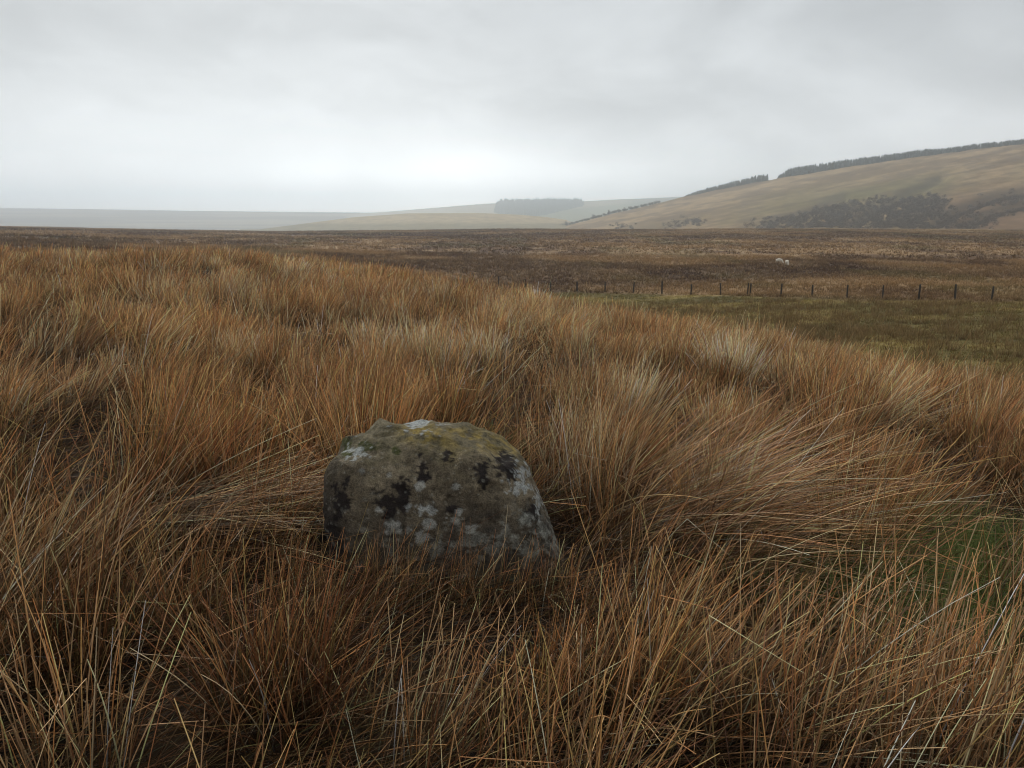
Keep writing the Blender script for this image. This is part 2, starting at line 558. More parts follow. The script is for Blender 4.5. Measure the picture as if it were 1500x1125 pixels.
def tree(u, v, h, w, label, P, cat='tree'):
    name = 'bare_tree' if h > 7 else 'hedge_bush'
    e = bpy.data.objects.new(name, None); COL.objects.link(e); e.location = P
    e.empty_display_size = 0.5
    bm = bmesh.new()
    lim = [(0, 0, 0, h * 0.9, 0.10 * h ** 0.5)]
    rs = np.random.default_rng(int(u * 7))
    # tapered trunk and limbs
    def tube(a, b, r0, r1):
        a = Vector(a); b = Vector(b); d = (b - a).normalized(); s = d.orthogonal(); w_ = d.cross(s)
        r_ = []
        for p_, r in ((a, r0), (b, r1)):
            r_.append([bm.verts.new(p_ + (s * math.cos(k * 1.2566) + w_ * math.sin(k * 1.2566)) * r) for k in range(5)])
        for k in range(5):
            bm.faces.new((r_[0][k], r_[0][(k + 1) % 5], r_[1][(k + 1) % 5], r_[1][k]))
    tube((0, 0, -0.5), (0.05 * h, 0, h * 0.45), 0.05 * h ** 0.8 + 0.05, 0.035 * h ** 0.8)
    tube((0.05 * h, 0, h * 0.45), (0, 0.03 * h, h * 0.9), 0.035 * h ** 0.8, 0.03)
    for k in range(7):
        a = rs.uniform(0, 6.28); z = h * rs.uniform(0.25, 0.65)
        tube((0.03 * h, 0, z), (w * 0.8 * math.cos(a), w * 0.8 * math.sin(a), z + h * rs.uniform(0.12, 0.3)), 0.06, 0.02)
    me = bpy.data.meshes.new('trunk'); bm.to_mesh(me); bm.free()
    a = me.attributes.new('col', 'FLOAT_COLOR', 'POINT'); a.data.foreach_set('color', [0.05, 0.042, 0.036, 1] * len(me.vertices))
    me.materials.append(M_twig)
    tr = bpy.data.objects.new('trunk', me); COL.objects.link(tr); tr.parent = e
    nb = 9
    c = np.stack([rs.uniform(-w * 0.6, w * 0.6, nb), rs.uniform(-w * 0.6, w * 0.6, nb), rs.uniform(h * 0.05, h * 0.6, nb)], -1)
    Vv, Ff, Cc = leaf_cloud(c, rs.uniform(0.3, 0.55, nb) * w, 70, 0.33, (0.030, 0.030, 0.026), (0.055, 0.050, 0.040), 0.95)
    cr = mesh_np('crown', Vv, Ff, M_twig, Cc, False); cr.parent = e
    tag(e, label or 'small dark bush in the hedge line climbing the valley boundary', cat, 'bushes and trees along the valley boundary')
    return e


_hu = np.linspace(818, 965, 40)
for _u in _hu:
    TREES.append((_u + rng.uniform(-2, 2), 305, rng.uniform(1.6, 3.4), rng.uniform(2.6, 4.2), None))
for (u, v, h, w, lab) in TREES:
    t = te(u, v)[0]
    s = 1.0 + 1.0 / 500
    P = RH.pt(np.array([t]), np.array([s]))[0]; P[2] -= 0.3
    tree(u, v, h, w, lab, P, 'tree' if h > 7 else 'bush')

# ---------------------------------------------------------------- the boundary stone
SX, SY = -0.30, 3.24
SZ = float(ground_z(np.array([SX]), np.array([SY]))[0])


def stone():
    bm = bmesh.new(); bmesh.ops.create_icosphere(bm, subdivisions=7, radius=1.0)
    D = np.array([v.co[:] for v in bm.verts]); faces = np.array([[v.index for v in f.verts] for f in bm.faces]); bm.free()
    q = 4.4
    n = D / (np.sum(np.abs(D) ** q, 1) ** (1 / q))[:, None]
    z = -0.16 + (n[:, 2] + 1) / 2 * 0.775
    xl = np.interp(z, [-0.16, 0.05, 0.2, 0.38, 0.50, 0.60, 0.66], [-0.45, -0.475, -0.505, -0.525, -0.515, -0.47, -0.44])
    xr = np.interp(z, [-0.16, 0.05, 0.165, 0.30, 0.438, 0.55, 0.66], [0.60, 0.535, 0.49, 0.445, 0.40, 0.39, 0.36])
    x = (xl + xr) / 2 + (xr - xl) / 2 * n[:, 0]
    th = np.interp(x, [-0.55, -0.2, 0.2, 0.55], [0.19, 0.24, 0.22, 0.15])
    y = n[:, 1] * th * (1.08 - 0.28 * np.clip(z, 0, 0.64) / 0.64)
    y = y + 0.10 * np.clip(z, 0, 1)                       # the face leans back
    w = np.clip(z / 0.6, 0, 1.1) ** 2
    z = z + w * (0.055 * n[:, 1] - 0.088 * np.clip((x + 0.04) / 0.40, 0, 1.3) ** 1.2 - 0.008 * np.clip((-x - 0.28) / 0.22, 0, 1.2) ** 1.4)
    P = np.stack([x, y, z], -1)
    disp = np.zeros(len(P))
    for i, p in enumerate(P):
        v = Vector(p)
        a = noise.fractal(v * 2.6 + Vector((3.1, 0, 7)), 0.9, 2.0, 3) * 0.016
        # eroded runnels running over the top
        rg = 1 - abs(noise.noise(Vector((p[0] * 5.2 + p[1] * 3.0, p[1] * 3.6 - p[0], p[2] * 3.2)) + Vector((9, 2, 1)))) * 2
        up = min(max((p[2] - 0.36) / 0.22, 0), 1)
        a += (rg - 0.62) * 0.026 * up
        a += noise.fractal(v * 9.0, 0.8, 2.0, 4) * 0.010
        a += noise.fractal(v * 34.0, 0.7, 2.0, 3) * 0.0035
        c = noise.noise(v * 13.0 + Vector((0, 5, 0)))
        a -= max(c - 0.28, 0) * 0.045
        disp[i] = a
    nn = P - np.array([0, 0.05, 0.22]); nn[:, 2] *= 0.9
    nn[:, 0] = np.sign(n[:, 0]) * np.abs(n[:, 0]) ** 3; nn[:, 1] = np.sign(n[:, 1]) * np.abs(n[:, 1]) ** 3; nn[:, 2] = np.sign(n[:, 2]) * np.abs(n[:, 2]) ** 3
    nn /= np.linalg.norm(nn, axis=1, keepdims=True) + 1e-9
    P = P + nn * disp[:, None]
    return P, faces


SP_, SF = stone()
W = SP_ + np.array([SX, SY, SZ])
pu, pv = uv(W)


def nz(sc, seed, octv=3):
    o_ = Vector((seed * 3.7, seed * 1.3, seed * 7.1))
    return np.array([noise.fractal(Vector(p) * sc + o_, 0.8, 2.0, octv) for p in SP_])


N6, N14, N30, N60 = nz(6, 1), nz(14, 2), nz(30, 3), nz(70, 4)
front = SP_[:, 1] < 0.22
sc = tri((0.140, 0.112, 0.073), (0.250, 0.204, 0.135), sstep(-0.5, 0.6, N6 + 0.5 * N30))
sc = tri_mix(sc, (0.042, 0.035, 0.030), sstep(690, 800, pv + 30 * N14) * 0.72 * front + 0.5 * sstep(520, 480, pu + 20 * N14))   # lower face darkened, partly shading put into the colour; left side darker
sc = tri_mix(sc, (0.135, 0.122, 0.058), sstep(700, 640, pv + 40 * N14) * 0.40)                                                  # olive algae on the top
sc = tri_mix(sc, (0.30, 0.215, 0.050), np.exp(-(seg_dist(pu, pv, [(600, 632), (650, 638), (700, 642), (750, 660)]) / 16) ** 2) * sstep(-0.5, 0.5, N30 + N14) * 0.9)
sc = tri_mix(sc, (0.22, 0.165, 0.055), np.exp(-(seg_dist(pu, pv, [(655, 640), (660, 665)]) / 12) ** 2) * 0.6)


def patch(c, u, v, ru, rv, amt=1.0, soft=0.2, ns=0.55):
    global sc
    d = np.sqrt(((pu - u) / ru) ** 2 + ((pv - v) / rv) ** 2) + ns * (N30 + 0.7 * N60 + 0.5 * N14)
    f = sstep(1.0 + soft * 0.2, 1.0 - soft, d) * amt * front
    sc = tri_mix(sc, c, f)


BLK = (0.020, 0.015, 0.014); WHT = (0.47, 0.48, 0.44); PAL = (0.30, 0.30, 0.26); MOS = (0.055, 0.065, 0.012)
for u, v, a, b in [(536, 655, 16, 10), (503, 650, 14, 10), (580, 660, 6, 6), (510, 662, 10, 8)]: patch(MOS, u, v, a, b, 0.85)
for u, v, a, b in [(617, 688, 9, 17), (621, 700, 8, 8), (566, 738, 16, 14), (552, 722, 10, 9), (590, 712, 12, 14), (588, 735, 10, 16), (570, 752, 12, 10), (705, 688, 10, 16),
                   (711, 706, 9, 13), (738, 680, 14, 16), (750, 695, 12, 12), (782, 752, 12, 17), (771, 758, 10, 8), (660, 745, 14, 6), (500, 735, 12, 30), (655, 668, 8, 8)]: patch(BLK, u, v, a, b, 0.95, 0.2, 0.75)
for u, v, a, b in [(616, 713, 8, 8), (628, 768, 10, 9), (576, 773, 13, 10), (618, 786, 10, 9), (668, 712, 6, 5), (672, 750, 6, 6), (668, 764, 7, 6), (570, 696, 5, 4), (556, 748, 6, 5), (598, 776, 5, 5), (690, 775, 8, 7), (530, 690, 5, 4)]: patch(WHT, u, v, a, b, 0.60, 0.15, 0.34)
for u, v, a, b in [(760, 765, 18, 12), (778, 772, 15, 12), (797, 775, 14, 22), (806, 800, 14, 20), (745, 785, 20, 14), (680, 790, 26, 14), (720, 800, 26, 12), (785, 800, 18, 18), (640, 800, 18, 10)]: patch((0.32, 0.325, 0.28), u, v, a, b, 0.36, 0.3, 1.4)
for u, v, a, b in [(757, 713, 13, 8), (765, 698, 7, 15), (788, 735, 6, 12), (615, 620, 20, 8), (600, 617, 12, 6), (625, 745, 16, 7), (523, 662, 13, 9)]: patch((0.42, 0.44, 0.42), u, v, a, b, 0.8, 0.25, 1.5)
sc = tri_mix(sc, (0.33, 0.32, 0.27), sstep(0.60, 0.75, N60 + 0.4 * N30) * 0.4)
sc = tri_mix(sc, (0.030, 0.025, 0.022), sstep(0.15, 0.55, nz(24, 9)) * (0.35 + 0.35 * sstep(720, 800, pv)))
sc = tri_mix(sc, (0.25, 0.25, 0.215), sstep(0.42, 0.55, nz(19, 12) + 0.25 * N60) * sstep(700, 780, pv) * 0.4)
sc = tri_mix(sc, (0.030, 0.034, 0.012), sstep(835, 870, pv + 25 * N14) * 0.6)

M_stone = bpy.data.materials.new('lichened_sandstone'); t = NT(M_stone)
at = t.new('ShaderNodeAttribute', attribute_name='col'); tc = t.new('ShaderNodeTexCoord')
n1 = t.noise(tc.outputs['Object'], 45, 6, 0.7); n2 = t.noise(tc.outputs['Object'], 180, 4, 0.7)
f = t.math('ADD', t.ramp(n1, 0.3, 0.7, -0.30, 0.30), t.ramp(n2, 0.32, 0.68, 0.72, 1.28))
c = t.mix(1.0, at.outputs['Color'], _grey(t, f), 'MULTIPLY')
pb = t.new('ShaderNodeBsdfPrincipled'); pb.inputs['Roughness'].default_value = 0.88; pb.inputs['Specular IOR Level'].default_value = 0.25
bp = t.new('ShaderNodeBump'); bp.inputs['Strength'].default_value = 0.8; bp.inputs['Distance'].default_value = 0.015
t.link(t.math('ADD', n1, t.math('MULTIPLY', n2, 0.5)), bp.inputs['Height']); t.link(bp.outputs[0], pb.inputs['Normal'])
t.link(c, pb.inputs['Base Color']); t.link(pb.outputs[0], t.out.inputs['Surface'])
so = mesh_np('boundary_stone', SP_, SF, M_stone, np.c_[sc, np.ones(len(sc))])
so.location = (SX, SY, SZ)
tag(so, 'squat weathered boundary stone with black and white lichen patches set in long grass', 'stone')


def hits_stone(P):
    """True where a stem runs through the stone"""
    L = P - np.array([SX, SY + 0.06, SZ + 0.2])
    x, y, z = L[..., 0], L[..., 1], L[..., 2]
    sl = np.where(x > 0, 0.56 - 0.36 * np.clip(z + 0.2, 0, 0.7), 0.54)
    return ((np.abs(x / sl) ** 4 + np.abs(y / 0.275) ** 4 + np.abs(z / 0.47) ** 4) < 1).any(-1)


# ---------------------------------------------------------------- grass
PAL_G = np.array([(0.455, 0.208, 0.074), (0.590, 0.322, 0.134), (0.680, 0.462, 0.240), (0.250, 0.102, 0.042), (0.370, 0.220, 0.112), (0.225, 0.158, 0.057), (0.70, 0.56, 0.35)])


def blade_paths(root, lean, azm, L, droop, seg, kink=None):
    """centre lines (n, seg+1, 3) of stems that lean, bend over and sometimes snap"""
    n = len(root)
    s = np.linspace(0, 1, seg + 1)
    ca, sa = np.cos(azm), np.sin(azm)
    d = np.stack([np.sin(lean) * ca, np.sin(lean) * sa, np.cos(lean)], -1)
    b = np.stack([ca, sa, -0.75 * np.ones(n)], -1) * droop[:, None]
    side = rng.normal(0, 0.035, n)[:, None] * np.stack([-sa, ca, 0 * ca], -1)
    P = root[:, None] + L[:, None, None] * (s[None, :, None] * d[:, None] + (s ** 2)[None, :, None] * (b + side)[:, None])
    if kink is not None:
        idx = np.where(rng.random(n) < kink)[0]
        if len(idx):
            k = rng.integers(max(2, seg // 2), seg, len(idx))
            aa = azm[idx] + rng.normal(0, 1.3, len(idx)); dn = rng.uniform(-0.9, 0.25, len(idx))
            nd = np.stack([np.cos(aa) * np.sqrt(1 - dn ** 2), np.sin(aa) * np.sqrt(1 - dn ** 2), dn], -1)
            for j in range(2, seg + 1):
                m = j > k
                if m.any():
                    ii = idx[m]
                    P[ii, j] = P[ii, k[m]] + nd[m] * (L[ii] / seg * (j - k[m]))[:, None]
    gz = root[:, 2]
    P[..., 2] = np.maximum(P[..., 2], gz[:, None] - 0.0 + 0.015 * s[None])
    return P


def blades(P, R, sides, col, tip=0.35):
    """tubes (sides 3) or ribbons (sides 2) along the paths"""
    n, m, _ = P.shape
    s = np.linspace(0, 1, m)
    T = np.gradient(P, axis=1); T /= np.linalg.norm(T, axis=-1, keepdims=True) + 1e-9
    h = rng.normal(size=(n, 1, 3)); h[..., 2] *= 0.4
    A = np.cross(T, h); A /= np.linalg.norm(A, axis=-1, keepdims=True) + 1e-9
    w = R[:, None, None] * (1 - (1 - tip) * s ** 1.5)[None, :, None]
    if sides == 2:
        ring = np.stack([P - A * w, P + A * w], 2)
    else:
        B = np.cross(T, A)
        ring = np.stack([P + (A * math.cos(a) + B * math.sin(a)) * w for a in (0, 2.0944, 4.18879)], 2)
    V = ring.reshape(-1, 3)
    k = sides
    base = (np.arange(n)[:, None] * m + np.arange(m - 1)[None]).reshape(-1, 1) * k
    Fl = []
    for j in range(1 if k == 2 else 3):
        j2 = (j + 1) % k
        Fl.append(np.concatenate([base + j, base + j2, base + k + j2, base + k + j], 1))
    F = np.stack(Fl, 1).reshape(-1, 4)
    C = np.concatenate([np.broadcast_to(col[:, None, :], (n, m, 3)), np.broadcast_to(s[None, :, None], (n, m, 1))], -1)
    C = np.repeat(C.reshape(-1, 4), k, 0)
    return V, F, C


class Batch:
    def __init__(self): self.V, self.F, self.C, self.n = [], [], [], 0

    def add(self, V, F, C):
        self.V.append(V.astype(np.float32)); self.F.append((F + self.n).astype(np.int32)); self.C.append(C.astype(np.float32)); self.n += len(V)

    def build(self, name, mat, smooth=True):
        return mesh_np(name, np.concatenate(self.V), np.concatenate(self.F), mat, np.concatenate(self.C), smooth)


def wind(x, y):
    a = -0.10 + 1.9 * (fbm(x / 3.4 + 5, y / 3.4, 201, 3) - 0.5)
    l = 0.17 + 0.62 * (fbm(x / 2.2, y / 2.2 + 9, 207, 3) - 0.5)
    return a, np.clip(l, 0.04, 0.85)


def tint(n, tv):
    """per stem colour; tv (n) runs red-brown .. tan .. straw"""
    w = np.stack([np.exp(-((tv - c) / 0.20) ** 2) + f for c, f in ((0.38, .10), (0.52, .14), (0.78, .11), (0.12, .10), (0.60, .07), (0.30, .03), (0.95, .03))], -1)
    w /= w.sum(1, keepdims=True); cum = w.cumsum(1)
    i = (rng.random((n, 1)) > cum).sum(1).clip(0, len(PAL_G) - 1)
    return np.minimum(PAL_G[i] * np.exp(rng.normal(-0.10, 0.48, (n, 1))), 0.75)


def clear_zone(x, y):
    """hollow of short trampled grass in front of the stone"""
    return np.exp(-((x - SX + 0.0) / 0.62) ** 4 - ((y - (SY - 0.62)) / 0.46) ** 4)


def field(r0, r1, dens, cell, seg, sides, Rw, seed, spread=0.195, amax=50, kink=0.05, hgt=1.0):
    A = math.radians(amax)
    xm = r1 * math.sin(A); ys = np.arange(-0.2, r1, cell); xs = np.arange(-xm, xm, cell)
    gx, gy = np.meshgrid(xs, ys); gx = gx.ravel() + rng.uniform(-.5, .5, gx.size) * cell; gy = gy.ravel() + rng.uniform(-.5, .5, gy.size) * cell
    r = np.hypot(gx, gy); a = np.arctan2(gx, gy)
    keep = (r > r0) & (r < r1) & (np.abs(a) < A) & (on_knoll(gx, gy) > 0.35 + 0.4 * vnoise(gx, gy, 5))
    gx, gy = gx[keep], gy[keep]
    nt = len(gx)
    if nt == 0: return None
    vig = rng.uniform(0.3, 1.7, nt) * (0.6 + 0.8 * fbm(gx / 2.4, gy / 2.4, 221, 2)) * (0.10 + 0.90 * sstep(0.30, 0.48, fbm(gx / 1.1, gy / 1.1, 223, 2)))
    per = rng.poisson(dens * cell * cell * vig)
    ti = np.repeat(np.arange(nt), per); n = len(ti)
    ox, oy = rng.normal(0, cell * spread, n), rng.normal(0, cell * spread, n)
    x, y = gx[ti] + ox, gy[ti] + oy
    wa, wl = wind(gx, gy)
    wa = wa + rng.normal(0, 0.6, nt); wl = np.clip(wl + rng.normal(0, 0.16, nt), 0.02, 1.0)
    vx = np.sin(wl[ti]) * np.cos(wa[ti]) + ox * 0.55 / cell + rng.normal(0, 0.15, n)
    vy = np.sin(wl[ti]) * np.sin(wa[ti]) + oy * 0.55 / cell + rng.normal(0, 0.15, n)
    wild = rng.random(n) < 0.13
    vx = np.where(wild, rng.normal(0, 0.6, n), vx); vy = np.where(wild, rng.normal(0, 0.6, n), vy)
    m = np.hypot(vx, vy); lean = np.arcsin(np.clip(m, 0, 0.97)); azm = np.arctan2(vy, vx)
    L = np.clip(rng.normal(0.535, 0.11, n), 0.2, 0.95) * rng.uniform(0.55, 1.22, nt)[ti] * hgt
    cz = clear_zone(x, y)
    L = L * (1 - 0.50 * cz) * (1 - 0.55 * hollow(x, y))
    gs = green_spot(x, y)
    ok = (np.hypot(x, y) > 0.62) & (rng.random(n) > 0.30 * cz) & (rng.random(n) > 0.75 * hollow(x, y)) & (rng.random(n) > 0.92 * np.clip(gs * 1.1, 0, 1))
    x, y, lean, azm, L, ti = x[ok], y[ok], lean[ok], azm[ok], L[ok], ti[ok]; n = len(x)
    root = np.stack([x, y, ground_z(x, y) - 0.02], -1)
    droop = np.abs(rng.normal(0.03, 0.06, n)) + 0.16 * np.clip(np.sin(lean), 0, 1) ** 2
    P = blade_paths(root, lean, azm, L, droop, seg, kink)
    dS = np.hypot(x - SX, y - SY)
    bad = np.zeros(n, bool); near = dS < 1.6
    bad[near] = hits_stone(P[near])
    P = P[~bad]; ti = ti[~bad]; n = len(P)
    tv = np.clip(0.12 + 0.75 * fbm(gx / 1.9, gy / 1.9, 231, 3) + rng.normal(0, 0.17, nt), 0, 1)[ti]
    tb = np.exp(rng.normal(0, 0.22, nt))[ti]
    R = Rw * rng.uniform(0.6, 1.35, n)
    return blades(P, R, sides, np.minimum(tint(n, tv) * tb[:, None], 0.78))


bt = Batch()
bt.add(*field(0.55, 2.3, 640, 0.40, 7, 3, 0.0021, 1, kink=0.13))
bt.add(*field(2.2, 4.2, 850, 0.46, 7, 3, 0.0019, 2, kink=0.12))
def skirt():
    """stems crowding against the foot of the stone"""
    n = 900
    x = rng.uniform(-0.95, 0.30, n); y = SY - 0.30 - np.abs(rng.normal(0, 0.10, n)) + 0.03 * np.cos(x * 9)
    k = rng.random(n) < 0.35 + 0.65 * vnoise(x / 0.11, y * 0, 311); x, y = x[k], y[k]; n = len(x)
    root = np.stack([x, y, ground_z(x, y) - 0.02], -1)
    P = blade_paths(root, np.abs(rng.normal(0.22, 0.16, n)), rng.normal(0.2, 1.0, n), np.clip(rng.normal(0.25, 0.085, n), 0.08, 0.5), np.abs(rng.normal(0.04, 0.05, n)), 7, 0.12)
    P = P[~hits_stone(P)]; n = len(P)
    return blades(P, 0.0016 * rng.uniform(0.6, 1.35, n), 3, tint(n, np.clip(rng.normal(0.38, 0.2, n), 0, 1)))


bt.add(*skirt())
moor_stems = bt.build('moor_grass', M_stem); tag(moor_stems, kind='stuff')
bt = Batch()
bt.add(*field(4.1, 8.0, 1350, 0.45, 6, 2, 0.0022, 3, kink=0.08))
bt.add(*field(7.8, 18.0, 680, 0.55, 5, 2, 0.0035, 4, kink=0.05))
bt.add(*field(17.5, 48.0, 240, 0.85, 4, 2, 0.0070, 5, kink=0.0))
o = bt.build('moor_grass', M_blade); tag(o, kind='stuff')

# fine dead litter lying between the tussocks
def litter(r0, r1, dens, Rw, amax=50):
    n = int(math.radians(amax) * (r1 * r1 - r0 * r0) * dens)
    r = np.sqrt(rng.uniform(r0 * r0, r1 * r1, n)); a = rng.uniform(-1, 1, n) * math.radians(amax)
    x, y = r * np.sin(a), r * np.cos(a)
    wa, wl = wind(x, y)
    azm = wa + rng.normal(0, 0.9, n); lean = rng.uniform(0.8, 1.5, n)
    root = np.stack([x, y, ground_z(x, y) + rng.uniform(0.0, 0.16, n) ** 1.0 * rng.random(n)], -1)
    P = blade_paths(root, lean, azm, rng.uniform(0.18, 0.5, n), rng.uniform(0.0, 0.2, n), 4)
    ok = ~hits_stone(P) & (rng.random(n) > 0.8 * green_spot(x, y))
    P = P[ok]; n = len(P)
    c = tint(n, rng.uniform(0.0, 0.55, n)) * 0.40
    return blades(P, Rw * rng.uniform(0.6, 1.3, n), 2, c)


bt = Batch()
bt.add(*litter(0.5, 4, 1500, 0.0011)); bt.add(*litter(4, 9, 420, 0.002)); bt.add(*litter(9, 20, 110, 0.0045))
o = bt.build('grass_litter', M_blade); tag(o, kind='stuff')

# living green blades in the wet hollows
def green_blades():
    xs, ys = [], []
    for gx, gy, gr, a in GREEN:
        n = int(9500 * a * gr * gr * 3.14)
        xs.append(gx + rng.normal(0, gr * 0.75, n)); ys.append(gy + rng.normal(0, gr * 0.75, n))
    n = 30000
    r = np.sqrt(rng.uniform(0.4, 81, n)); a = rng.uniform(-0.85, 0.85, n); x, y = r * np.sin(a), r * np.cos(a)
    k = rng.random(n) < green_spot(x, y); xs.append(x[k]); ys.append(y[k])
    x = np.concatenate(xs); y = np.concatenate(ys); n = len(x)
    root = np.stack([x, y, ground_z(x, y) - 0.01], -1)
    P = blade_paths(root, np.abs(rng.normal(0.35, 0.25, n)), rng.uniform(-3.14, 3.14, n), rng.uniform(0.07, 0.26, n), rng.uniform(0, 0.3, n), 4)
    P = P[~hits_stone(P)]; n = len(P)
    c = tri((0.085, 0.130, 0.030), (0.23, 0.27, 0.085), rng.random(n))
    return blades(P, 0.0016 * rng.uniform(0.7, 1.4, n), 2, c, 0.15)


bt = Batch(); bt.add(*green_blades())
o = bt.build('green_grass', M_blade); tag(o, kind='stuff')


# single tussocks that stand out from the mass
def tussock(name, label, cx, cy, spread, n, azm, az_sd, lean, lean_sd, L, L_sd, droop, R, tv, seg=10, kink=0.03, flat=0.0):
    x, y = rng.normal(0, spread[0], n), rng.normal(0, spread[1], n)
    gz = float(ground_z(np.array([cx]), np.array([cy]))[0])
    root = np.stack([cx + x, cy + y, ground_z(cx + x, cy + y) - 0.02 + flat * rng.random(n)], -1)
    P = blade_paths(root, np.clip(rng.normal(lean, lean_sd, n), 0.0, 1.5), rng.normal(azm, az_sd, n), np.clip(rng.normal(L, L_sd, n), 0.15, 2), np.abs(rng.normal(droop, droop * 0.35, n)), seg, kink)
    P = P[~hits_stone(P)]; n = len(P)
    V, F, C = blades(P, R * rng.uniform(0.65, 1.3, n), 3, tint(n, np.clip(rng.normal(tv, 0.14, n), 0, 1)))
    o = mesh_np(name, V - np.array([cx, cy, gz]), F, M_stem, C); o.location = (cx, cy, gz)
    return tag(o, label, 'tussock', 'grass tussocks that stand out near the stone')


tussock('swept_tussock', 'big brown tussock right of the stone, its long stems combed over to the right', 0.74, 3.72, (0.22, 0.24), 1150, -0.12, 0.40, 0.78, 0.27, 0.78, 0.19, 0.28, 0.0018, 0.50, kink=0.12)
tussock('upright_tussock', 'thick pale-stemmed upright tussock in front of the green hollow at lower right', 1.12, 1.86, (0.17, 0.14), 330, 0.5, 0.6, 0.26, 0.14, 0.62, 0.12, 0.06, 0.0025, 0.52, kink=0.08)
tussock('pale_tussock', 'pale straw tuft standing upright just behind the right shoulder of the stone', 0.34, 3.95, (0.13, 0.12), 420, 0.9, 1.0, 0.22, 0.15, 0.60, 0.12, 0.06, 0.0016, 0.80)
tussock('flattened_tussock', 'flattened tussock left of the stone with stems lying along the ground', -1.45, 3.55, (0.20, 0.15), 600, 0.05, 0.38, 1.36, 0.14, 0.62, 0.14, 0.05, 0.0018, 0.66, flat=0.22)
tussock('leaning_tussock', 'straw-coloured tussock at the left edge of the grass leaning strongly to the right', -1.95, 2.6, (0.25, 0.22), 340, 0.15, 0.42, 0.52, 0.24, 0.66, 0.16, 0.10, 0.0019, 0.70)

# ---------------------------------------------------------------- pasture and moor tufts


def tufts(x, y, size, per, colr, R, up=0.35, seg=2, jit=0.2):
    n = len(x); ti = np.repeat(np.arange(n), per); m = len(ti)
    ang = rng.uniform(-3.1416, 3.1416, m); off = rng.random(m) ** 0.7 * size[ti] * 0.75
    px, py = x[ti] + off * np.cos(ang), y[ti] + off * np.sin(ang)
    root = np.stack([px, py, ground_z(px, py) - 0.03], -1)
    P = blade_paths(root, np.abs(rng.normal(up, 0.25, m)), ang + rng.normal(0, 0.8, m), size[ti] * rng.uniform(0.6, 1.25, m), rng.uniform(0, 0.15, m), seg)
    return blades(P, R[ti] * rng.uniform(0.6, 1.3, m), 2, colr[ti] * rng.uniform(1 - jit, 1 + jit, (m, 1)), 0.25)


def scatter(r0, r1, n, amax=46, power=1.0):
    u = rng.random(n)
    r = r0 * (r1 / r0) ** u if power == 0 else np.sqrt(r0 ** 2 + u * (r1 ** 2 - r0 ** 2))
    a = rng.uniform(-1, 1, n) * math.radians(amax)
    return r * np.sin(a), r * np.cos(a)


# short wet pasture
bt = Batch()
x, y = scatter(8, 80, 60000, 46); k = rng.random(len(x)) < pasture(x, y); x, y = x[k], y[k]
c = ground_col(x, y)
bt.add(*tufts(x, y, rng.uniform(0.08, 0.20, len(x)), 8, c * 1.15, np.full(len(x), 0.012), 0.7))
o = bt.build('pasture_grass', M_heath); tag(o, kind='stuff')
# brown rushes along the knoll foot and across the pasture
bt = Batch()
x, y = scatter(8, 62, 16000, 46)
band = np.exp(-((on_knoll(x, y) - 0.35) / 0.35) ** 2) * 0.9
wet = sstep(0.46, 0.60, fbm(x / 5, y / 2.4, 87, 3)) * 0.8
near_f = np.exp(-((y - fence_y(x) - 1.6) / 1.1) ** 2) * 0.7
rb = sstep(46, 36, y - 0.1 * x + 5 * (fbm(x / 6, y / 4, 269, 2) - 0.5)) * sstep(0.38, 0.55, fbm(x / 4, y / 4, 263, 2)) * 0.9
k = (rng.random(len(x)) < np.maximum.reduce([band, wet, rb, near_f]) * np.maximum(pasture(x, y), near_f) ) & (x > -3)
x, y = x[k], y[k]
c = tri((0.13, 0.085, 0.038), (0.28, 0.19, 0.09), rng.random(len(x)))
bt.add(*tufts(x, y, rng.uniform(0.25, 0.55, len(x)), 16, c, np.full(len(x), 0.010), 0.25, 3))
o = bt.build('rushes', M_heath); tag(o, kind='stuff')
# heather and sedge over the open moor
bt = Batch()
for r0, r1, n, per, sz, R in ((24, 70, 26000, 10, (0.18, 0.42), 0.016), (70, 150, 42000, 7, (0.2, 0.5), 0.030), (150, 440, 70000, 5, (0.25, 0.6), 0.07)):
    x, y = scatter(r0, r1, n, 46)
    k = (rng.random(n) > pasture(x, y) * 1.5) & (on_knoll(x, y) < 0.4); x, y = x[k], y[k]
    c = ground_col(x, y) * rng.uniform(0.75, 1.3, (len(x), 1))
    strw = rng.random(len(x)) < 0.10
    c[strw] = np.array([0.33, 0.225, 0.12]) * rng.uniform(0.7, 1.15, (strw.sum(), 1))
    bt.add(*tufts(x, y, rng.uniform(*sz, len(x)), per, c, np.full(len(x), R), 0.5))
o = bt.build('moor_heather', M_heath); tag(o, kind='stuff')

# ---------------------------------------------------------------- fence
M_post = bpy.data.materials.new('weathered_timber'); t = NT(M_post)
tc = t.new('ShaderNodeTexCoord'); n1 = t.noise(tc.outputs['Object'], 12, 5, 0.6)
c = t.mix(n1, (0.018, 0.015, 0.012), (0.060, 0.050, 0.040))
pb = t.new('ShaderNodeBsdfPrincipled'); pb.inputs['Roughness'].default_value = 0.9
t.link(c, pb.inputs['Base Color']); t.link(pb.outputs[0], t.out.inputs['Surface'])
M_wire = bpy.data.materials.new('rusty_wire'); t = NT(M_wire)
pb = t.new('ShaderNodeBsdfPrincipled'); pb.inputs['Base Color'].default_value = (0.10, 0.085, 0.07, 1); pb.inputs['Roughness'].default_value = 0.6; pb.inputs['Metallic'].default_value = 0.5
t.link(pb.outputs[0], t.out.inputs['Surface'])

FZ = ground_z(FX, FY)
fence = bpy.data.objects.new('wire_fence', None); COL.objects.link(fence); fence.location = (FX[9], FY[9], FZ[9])
tag(fence, 'post and wire fence of dark timber posts between green pasture and brown moor', 'fence')


